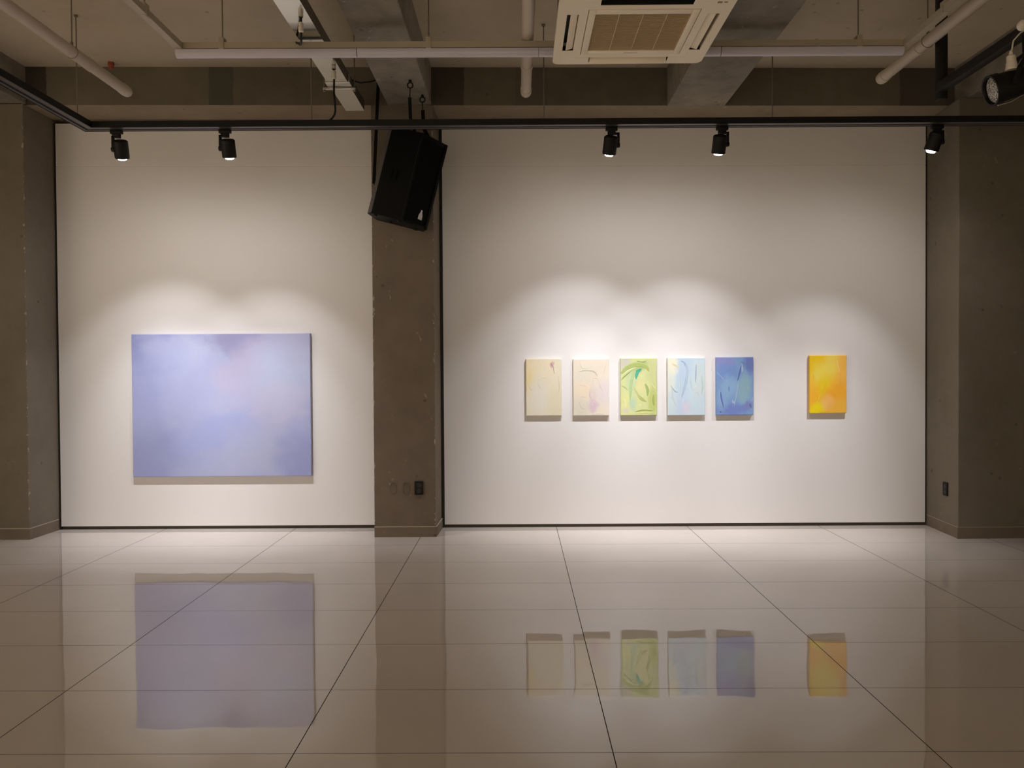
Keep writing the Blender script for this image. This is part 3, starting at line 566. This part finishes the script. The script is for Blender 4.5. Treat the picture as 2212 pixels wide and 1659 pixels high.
# ------------------------------------------------------------------ ceiling cassette air conditioner
AX, AY, AZ = .712, 4.70, 3.405; HX, HY = .475, .462
ac = thing('ceiling_air_conditioner', (AX, AY, AZ), 'cream square ceiling cassette air conditioner with grille and four air slots', 'air conditioner')
A = lambda m_, n, mt_, par=None, **k: m_.build(n, mt_, par or ac, off=(0, 0, 0), **k)
xs_ = [-HX, -.425, -.355, -.25, .25, .355, .425, HX]; ys_ = [-HY, -.425, -.355, -.25, .25, .355, .425, HY]
m_ = MB(); rc = .045
def corner(cx, cy_, sx_, sy_): return [(cx-sx_*rc*(1-math.cos(k*math.pi/12)), cy_-sy_*rc*(1-math.sin(k*math.pi/12))) for k in range(7)]
outline = []
for sx_, sy_ in ((1, -1), (1, 1), (-1, 1), (-1, -1)):
    q = [(sx_*HX-sx_*rc*(1-math.cos(k*math.pi/12)), sy_*HY-sy_*rc*(1-math.sin(k*math.pi/12))) for k in range(7)]
    outline += q if sx_*sy_ > 0 else q[::-1]
# panel face: plate cells around the four slots, outer band with rounded corners
slot = lambda i, j: (i in (1, 5) and j == 3) or (j in (1, 5) and i == 3)
for i in range(7):
    for j in range(7):
        if slot(i, j) or (i in (2, 3, 4) and j in (2, 3, 4)): continue
        x0_, x1_, y0_, y1_ = xs_[i], xs_[i+1], ys_[j], ys_[j+1]
        if i in (0, 6) and j in (0, 6):
            sx_ = -1 if i == 0 else 1; sy_ = -1 if j == 0 else 1
            q = [(x1_ if sx_ < 0 else x0_, y1_ if sy_ < 0 else y0_), (x1_ if sx_ < 0 else x0_, sy_*HY)]
            n_ = 7; q += [(sx_*(HX-rc)+sx_*rc*math.sin(k*math.pi/12), sy_*(HY-rc)+sy_*rc*math.cos(k*math.pi/12)) for k in range(n_)]
            q += [(sx_*HX, y1_ if sy_ < 0 else y0_)]
            m_.prism(q, 0, .032)
        else: m_.box(x0_, x1_, y0_, y1_, 0, .032)
A(m_, 'face_panel', M['ac'], smooth=False)
# removable intake panel: frame with a narrow gap all round, slats inside
fr = MB(); g0, g1 = .305, .266
fr.box(-g0, -g1, -g0, g0, -.002, .03).box(g1, g0, -g0, g0, -.002, .03).box(-g1, g1, -g0, -.252, -.002, .03).box(-g1, g1, .252, g0, -.002, .03)
A(fr, 'intake_frame', M['ac'], bevel=.002)
fl = MB(); fl.box(-.355, .355, -.355, -.309, .001, .03).box(-.355, .355, .309, .355, .001, .03).box(-.355, -.309, -.309, .309, .001, .03).box(.309, .355, -.309, .309, .001, .03)
A(fl, 'inner_band', M['ac'], smooth=False)
gr = MB(); ns = 36
for k in range(ns):
    y_ = -.252+(k+.5)*.504/ns
    gr.hexa([(-g1, y_-.0045, .0), (g1, y_-.0045, .0), (g1, y_+.003, .004), (-g1, y_+.003, .004)], [(-g1, y_-.0045, .003), (g1, y_-.0045, .003), (g1, y_+.003, .007), (-g1, y_+.003, .007)])
for x_ in (-.133, 0, .133): gr.box(x_-.002, x_+.002, -.252, .252, .0015, .012)
gr.box(-g1, g1, -.252, .252, .022, .03)
A(gr, 'intake_grille', M['ac_grille'], smooth=False)
# air slots with hinged flaps
for k in range(4):
    m_ = MB(); m_.box(-.25, .25, .357, .423, .050, .06)
    m_.cur = 0 if k == 2 else 1; m_.box(-.25, .25, .352, .357, .004, .06).box(-.25, .25, .423, .428, .004, .06).box(-.255, -.25, .355, .425, .004, .06).box(.25, .255, .355, .425, .004, .06)
    s_ = A(m_, 'air_slot', [M['ac_dark'], M['ac']], smooth=False); s_.rotation_euler = (0, 0, k*math.pi/2)
    f_ = MB()
    if k == 0: f_.hexa([(-.243, .378, .012), (.243, .378, .012), (.243, .420, -.014), (-.243, .420, -.014)], [(-.243, .378, .017), (.243, .378, .017), (.243, .422, -.010), (-.243, .422, -.010)])
    elif k == 2: f_.hexa([(-.243, .372, .044), (.243, .372, .044), (.243, .384, .026), (-.243, .384, .026)], [(-.243, .376, .047), (.243, .376, .047), (.243, .388, .029), (-.243, .388, .029)])
    else: f_.hexa([(-.243, .362, .012), (.243, .362, .012), (.243, .402, .0), (-.243, .402, .0)], [(-.243, .362, .017), (.243, .362, .017), (.243, .404, .005), (-.243, .404, .005)])
    A(f_, 'air_flap', M['ac'], s_, bevel=.0015)
m_ = MB()
for k in range(9): m_.box(-.042+k*.0095, -.042+k*.0095+.0065, .276, .281, -.0026, -.001)
A(m_, 'maker_mark', M['ac_mark'], smooth=False)
m_ = MB(); m_.box(.375, .40, -.395, -.375, -.001, .0).box(.41, .43, -.392, -.380, -.001, .0); A(m_, 'status_lights', M['ac_mark'], smooth=False)
m_ = MB(); m_.box(-.42, .42, -.41, .41, .06, .30); A(m_, 'casing', M['galv'], smooth=False)
for sx_ in (-1, 1):
    for sy_ in (-1, 1): A(MB().cyl((sx_*.44, sy_*.36, .12), (sx_*.44, sy_*.36, zc(AX+sx_*.44)-AZ), .005, 8).box(min(sx_*.41, sx_*.455), max(sx_*.41, sx_*.455), sy_*.36-.02, sy_*.36+.02, .12, .126), 'suspension_rod', M['rod'])

# ------------------------------------------------------------------ suspended lamp raceway
lr = thing('suspended_light_raceway', (.15, 5.38, 3.6), 'beige suspended raceway with unlit white tubes spanning the room', 'ceiling light')
ZR = lambda x: 3.558-.0052*x
x0_, x1_ = -2.275, 2.585; Yr = 5.37
m_ = MB(); c1 = MB()
m_.hexa([(-2.24, Yr-.02, ZR(-2.24)+.037), (2.575, Yr-.02, ZR(2.575)+.037), (2.575, Yr+.03, ZR(2.575)+.037), (-2.24, Yr+.03, ZR(-2.24)+.037)],
        [(-2.24, Yr-.02, ZR(-2.24)+.078), (2.575, Yr-.02, ZR(2.575)+.078), (2.575, Yr+.03, ZR(2.575)+.078), (-2.24, Yr+.03, ZR(-2.24)+.078)])
m_.build('raceway_channel', M['raceway'], lr, smooth=False)
for sx_ in (-2.25, 2.60):
    m_ = MB()
    for a_, b_ in ((.8, 4.845), (4.855, Yr-.022)):
        m_.box(sx_-.025, sx_+.025, a_, b_, ZR(sx_)+.032, ZR(sx_)+.074)
    m_.box(sx_-.018, sx_+.018, .8, Yr-.022, ZR(sx_)+.036, ZR(sx_)+.070)
    m_.build('raceway_channel', M['raceway'], lr, smooth=False)
nt_ = 4; seg = (x1_-x0_)/nt_
for k in range(nt_):
    a_, b_ = x0_+k*seg+.0025, x0_+(k+1)*seg-.0025
    m_ = MB(); prof = [(-.026, .030), (-.028, .012), (-.024, -.006), (-.014, -.018), (0, -.022), (.014, -.018), (.024, -.006), (.028, .012), (.026, .030)]
    m_.rings([[(x, Yr+y, ZR(x)+z) for y, z in prof] for x in (a_, a_+.004, b_-.004, b_)])
    m_.build('light_tube', M['tube'], lr)
for px, py in ((-1.965, Yr+.005), (-.58, Yr+.005), (2.29, Yr+.005), (-2.25, 4.86), (2.60, 4.87), (-2.25, 2.5), (2.60, 2.5)):
    zt = ZR(px)+.074
    MB().cyl((px, py, zt), (px, py, zc(px)), .0045, 8).cyl((px, py, zc(px)-.012), (px, py, zc(px)), .014, 10).build('hanger_rod', M['rod'], lr)
    MB().box(px-.018, px+.018, py-.03, py+.03, zt-.046, zt+.035).build('hanger_clip', M['raceway'], lr, bevel=.003)

# ------------------------------------------------------------------ steel duct and black power leads
du_ = thing('steel_cable_duct', (-1.37, 4.5, 3.66), 'shiny galvanised steel cable duct under the ceiling, left of the beam', 'cable duct')
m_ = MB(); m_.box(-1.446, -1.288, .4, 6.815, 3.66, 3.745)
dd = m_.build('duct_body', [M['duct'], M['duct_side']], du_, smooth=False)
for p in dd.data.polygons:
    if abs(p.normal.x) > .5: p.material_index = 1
m_ = MB(); m_.box(-1.50, -1.245, 6.225, 6.245, 3.635, 3.652).box(-1.46, -1.27, 6.13, 6.23, 3.652, 3.66).box(-1.462, -1.447, 6.13, 6.23, 3.655, 3.72).box(-1.287, -1.272, 6.13, 6.23, 3.655, 3.72)
m_.build('joint_bracket', M['galv'], du_, bevel=.002)
for x_ in (-1.49, -1.255): MB().cyl((x_, 6.235, 3.63), (x_, 6.235, zc(x_)), .005, 8).cyl((x_, 6.235, 3.622), (x_, 6.235, 3.635), .011, 6).build('hanger_rod', M['rod'], du_)
def lead(pts, pk, label):
    r = thing('power_lead', pts[0], label, 'cable', 'black power leads')
    P = [Vector(p) for p in pts]; Q = [P[0]*2-P[1]]+P+[P[-1]*2-P[-2]]; C_ = []
    for i in range(1, len(Q)-2):
        for k in range(6):
            tt = k/6; p0, p1, p2, p3 = Q[i-1:i+3]
            C_.append(.5*((2*p1)+(p2-p0)*tt+(2*p0-5*p1+4*p2-p3)*tt*tt+(3*p1-p0-3*p2+p3)*tt**3))
    C_.append(P[-1])
    MB().tube(C_, .0075, 10).build('cord', M['black_plastic'], r)
    c0 = Vector(pk); m_ = MB(); m_.lathe(c0+Vector((0, 0, .032)), (0, 0, -1), [(0, .008), (.004, .015), (.026, .0155), (.028, .012), (.031, .012), (.033, .0165), (.058, .0165), (.064, .010)], 20)
    m_.build('connector', M['plug_white'], r)
    return r
lead([(-1.352, 5.06, 3.659), (-1.353, 5.06, 3.62), (-1.355, 5.07, 3.575), (-1.368, 5.12, 3.553), (-1.40, 5.22, 3.572), (-1.438, 5.31, 3.617), (-1.468, 5.362, 3.643)], (-1.3535, 5.06, 3.614), 'black power lead with white connector dropping to the light raceway')
lead([(-1.338, 5.90, 3.659), (-1.337, 5.90, 3.60), (-1.339, 5.90, 3.50), (-1.335, 5.91, 3.42), (-1.345, 5.95, 3.36), (-1.40, 6.03, 3.335), (-1.46, 6.05, 3.325)], (-1.338, 5.90, 3.625), 'black power lead with white connector dropping to the lighting track')
w = MB().tube([(-1.288, 6.2, 3.70), (-1.22, 6.3, 3.71), (-1.15, 6.36, 3.74), (-1.105, 6.4, 3.77)], .006, 8).build('loose_wire', M['black_plastic']); tag(w, 'thin black wire bridging the steel duct and the concrete beam', 'wire')

# ------------------------------------------------------------------ drain pipes
def pipe(x, yend, z, label, hang=()):
    r = thing('drain_pipe', (x, yend-.4, z), label, 'pipe', 'grey white drain pipes')
    R_ = .041
    MB().cyl((x, .6, z), (x, yend-.015, z), R_, 28).build('pipe_barrel', M['pvc'], r)
    MB().lathe((x, yend-.10, z), (0, 1, 0), [(0, R_), (0, R_+.004), (.055, R_+.004), (.06, R_+.001), (.085, R_+.001), (.098, R_-.006), (.10, R_-.012)], 28, False, True).build('end_cap', M['pvc_joint'], r)
    MB().lathe((x, yend-.62, z), (0, 1, 0), [(0, R_), (0, R_+.0035), (.07, R_+.0035), (.07, R_)], 28, False, False).build('coupling', M['pvc'], r)
    for y_ in hang:
        MB().torus((x, y_, z), (0, 1, 0), R_+.0015, .0024, 24, 6).cyl((x, y_, z+R_), (x, y_, zc(x)), .0045, 8).cyl((x, y_, z+R_), (x, y_, z+R_+.03), .010, 8).build('pipe_hanger', M['rod'], r)
    return r
pipe(-3.095, 6.385, 3.68, 'grey white drain pipe under the ceiling at the far left', (5.58, 3.0))
pipe(.083, 6.48, 3.68, 'grey white drain pipe under the ceiling beside the air conditioner', (3.2,))
pipe(2.832, 6.25, 3.68, 'grey white drain pipe crossing the raceway corner at the right', (5.53, 3.0))
rc_ = MB().lathe((-3.44, 6.80, zc(-3.44)), (0, 0, -1), [(0, .026), (.03, .026), (.034, .020), (.055, .018), (.06, .010)], 16).build('red_conduit_cap', M['red']); tag(rc_, 'small red plastic conduit cap in the ceiling corner at left', 'conduit cap')

# ------------------------------------------------------------------ stage bar with par can at upper right
br = thing('stage_light_bar', (2.895, 5.0, 3.34), 'black square steel bar and post hung from the ceiling at right', 'light bar')
MB().box(2.882, 2.938, 5.47, 5.53, 3.27, zc(2.9)).build('post', M['black_metal'], br, bevel=.002)
MB().box(2.858, 2.918, 1.2, 5.47, 3.31, 3.37).build('bar', M['black_metal'], br, bevel=.002)
MB().box(2.858, 2.918, 1.2, 1.26, 3.37, zc(2.9)).build('post', M['black_metal'], br, bevel=.002)
# par can: face towards the left wall, a little down
PC = Vector((2.665, 4.50, 2.985)); pn = Vector((-.93, .10, -.28)).normalized(); pa = -pn
pcn = thing('par_can_light', tuple(PC), 'black par can stage light with honeycomb lens clamped under the bar', 'stage light')
MB().lathe(PC, pa, [(.0, .082), (.0, .072), (-.012, .076), (-.012, .086), (.03, .086), (.032, .078), (.20, .075), (.26, .055), (.275, .03), (.277, .005)], 40, False, True).build('can_body', M['black_metal'], pcn)
can = pcn.children[0]
mt, t, b = nt('honeycomb_glass'); tc = N(t, 'ShaderNodeTexCoord'); vo = N(t, 'ShaderNodeTexVoronoi', Scale=95.0); vo.feature = 'DISTANCE_TO_EDGE'; t.links.new(tc.outputs['Object'], vo.inputs['Vector'])
cc = ramp(t, vo.outputs['Distance'], [(.0, (.62, .58, .52)), (.10, (.5, .47, .42)), (.2, (.06, .055, .05))]); t.links.new(cc, b.inputs['Base Color']); b.inputs['Roughness'].default_value = .25
bp = N(t, 'ShaderNodeBump', Strength=.6, Distance=.004); t.links.new(vo.outputs['Distance'], bp.inputs['Height']); t.links.new(bp.outputs[0], b.inputs['Normal'])
MB().lathe(PC, pn, [(-.02, .073), (-.006, .071), (.002, .05), (.005, .02), (.006, .002)], 36).build('honeycomb_lens', mt, pcn).parent = can
# yoke: two arms to a crosspiece, stem and clamp on the bar
up_ = Vector((0, 0, 1)); sd = pa.cross(up_).normalized(); pv = PC+pa*.075
m_ = MB()
for s_ in (-1, 1):
    q0 = pv+sd*s_*.089; q1 = q0+Vector((.03, 0, .07)); q2 = pv+sd*s_*.06+Vector((.10, 0, .175))
    m_.bar(q0+Vector((0, 0, -.02)), q1, .026, .005, up=sd).bar(q1, q2, .026, .005, up=sd)
    m_.cyl(q0, q0+sd*s_*.018, .014, 12)
top = pv+Vector((.10, 0, .175)); m_.bar(top-sd*.062, top+sd*.062, .026, .006)
m_.build('yoke', M['black_metal'], pcn)
cl = Vector((2.888, 4.50, 3.34)); m_ = MB(); m_.cyl(top, (top.x, 4.5, 3.29), .009, 10)
m_.bar(top, (cl.x, cl.y, 3.275), .03, .012).box(2.85, 2.926, 4.475, 4.525, 3.285, 3.308).box(2.846, 2.857, 4.475, 4.525, 3.285, 3.385).box(2.919, 2.93, 4.475, 4.525, 3.285, 3.385).box(2.85, 2.926, 4.475, 4.525, 3.371, 3.385)
m_.build('bar_clamp', M['black_metal'], pcn)
MB().tube([PC+pa*.20-up_*.07, PC+pa*.1-up_*.095, PC+pa*.03-up_*.092], .004, 8).build('filter_clip', M['galv'], pcn).parent = can
# white plastic socket hanging above the can, and a round white cap on the bar
PK = Vector((2.73, 4.44, 3.18))
wp = MB().lathe(PK, (.05, 0, -1), [(0, .006), (.012, .010), (.022, .011), (.026, .020), (.03, .0235), (.062, .0245), (.064, .027), (.085, .0285), (.098, .032), (.105, .030)], 24).build('white_socket', M['plug_white']); tag(wp, 'white tapered plastic socket hanging above the par can', 'socket')
wc = MB().lathe((2.795, 4.44, 3.318), (-.45, -.85, -.2), [(0, .02), (.008, .0305), (.022, .029), (.034, .022), (.04, .012), (.042, .002)], 24).build('white_lamp_cap', M['plug_white']); tag(wc, 'round white plastic cap on the stage light bar', 'cap')
cb = MB().tube([(2.735, 4.44, 3.18), (2.75, 4.45, 3.24), (2.80, 4.47, 3.29), (2.85, 4.48, 3.32)], .004, 8).build('white_cord', M['plug_white'], wp, off=(0, 0, 0))

# ------------------------------------------------------------------ wall outlets
def outlet(loc, rotz, label, wd_=.076, ht=.118):
    r = thing('wall_outlet', loc, label, 'wall outlet', 'black double wall outlets'); r.rotation_euler = (0, 0, rotz)
    L = lambda m_, n, k, **q: m_.build(n, M[k], r, off=(0, 0, 0), **q)
    cv_ = L(MB().box(-wd_/2, wd_/2, -.011, .0, -ht/2, ht/2), 'cover_plate', 'outlet', bevel=.003)
    for s_ in (-1, 1):
        L(MB().torus((0, -.0115, s_*.024), (0, 1, 0), .0195, .0016, 28, 6).lathe((0, -.0105, s_*.024), (0, -1, 0), [(0, .0185), (.001, .0185), (.0012, .012)], 24), 'socket', 'outlet_ring').parent = cv_
    return r
outlet((-4.430, 6.885, .417), 0, 'black double wall outlet on the front of the left pilaster')
outlet((-.861, 6.902, .426), 0, 'black double wall outlet low on the middle column')
outlet((3.712, 6.925, .389), -math.pi/2+.02, 'black double wall outlet on the side of the right pilaster')
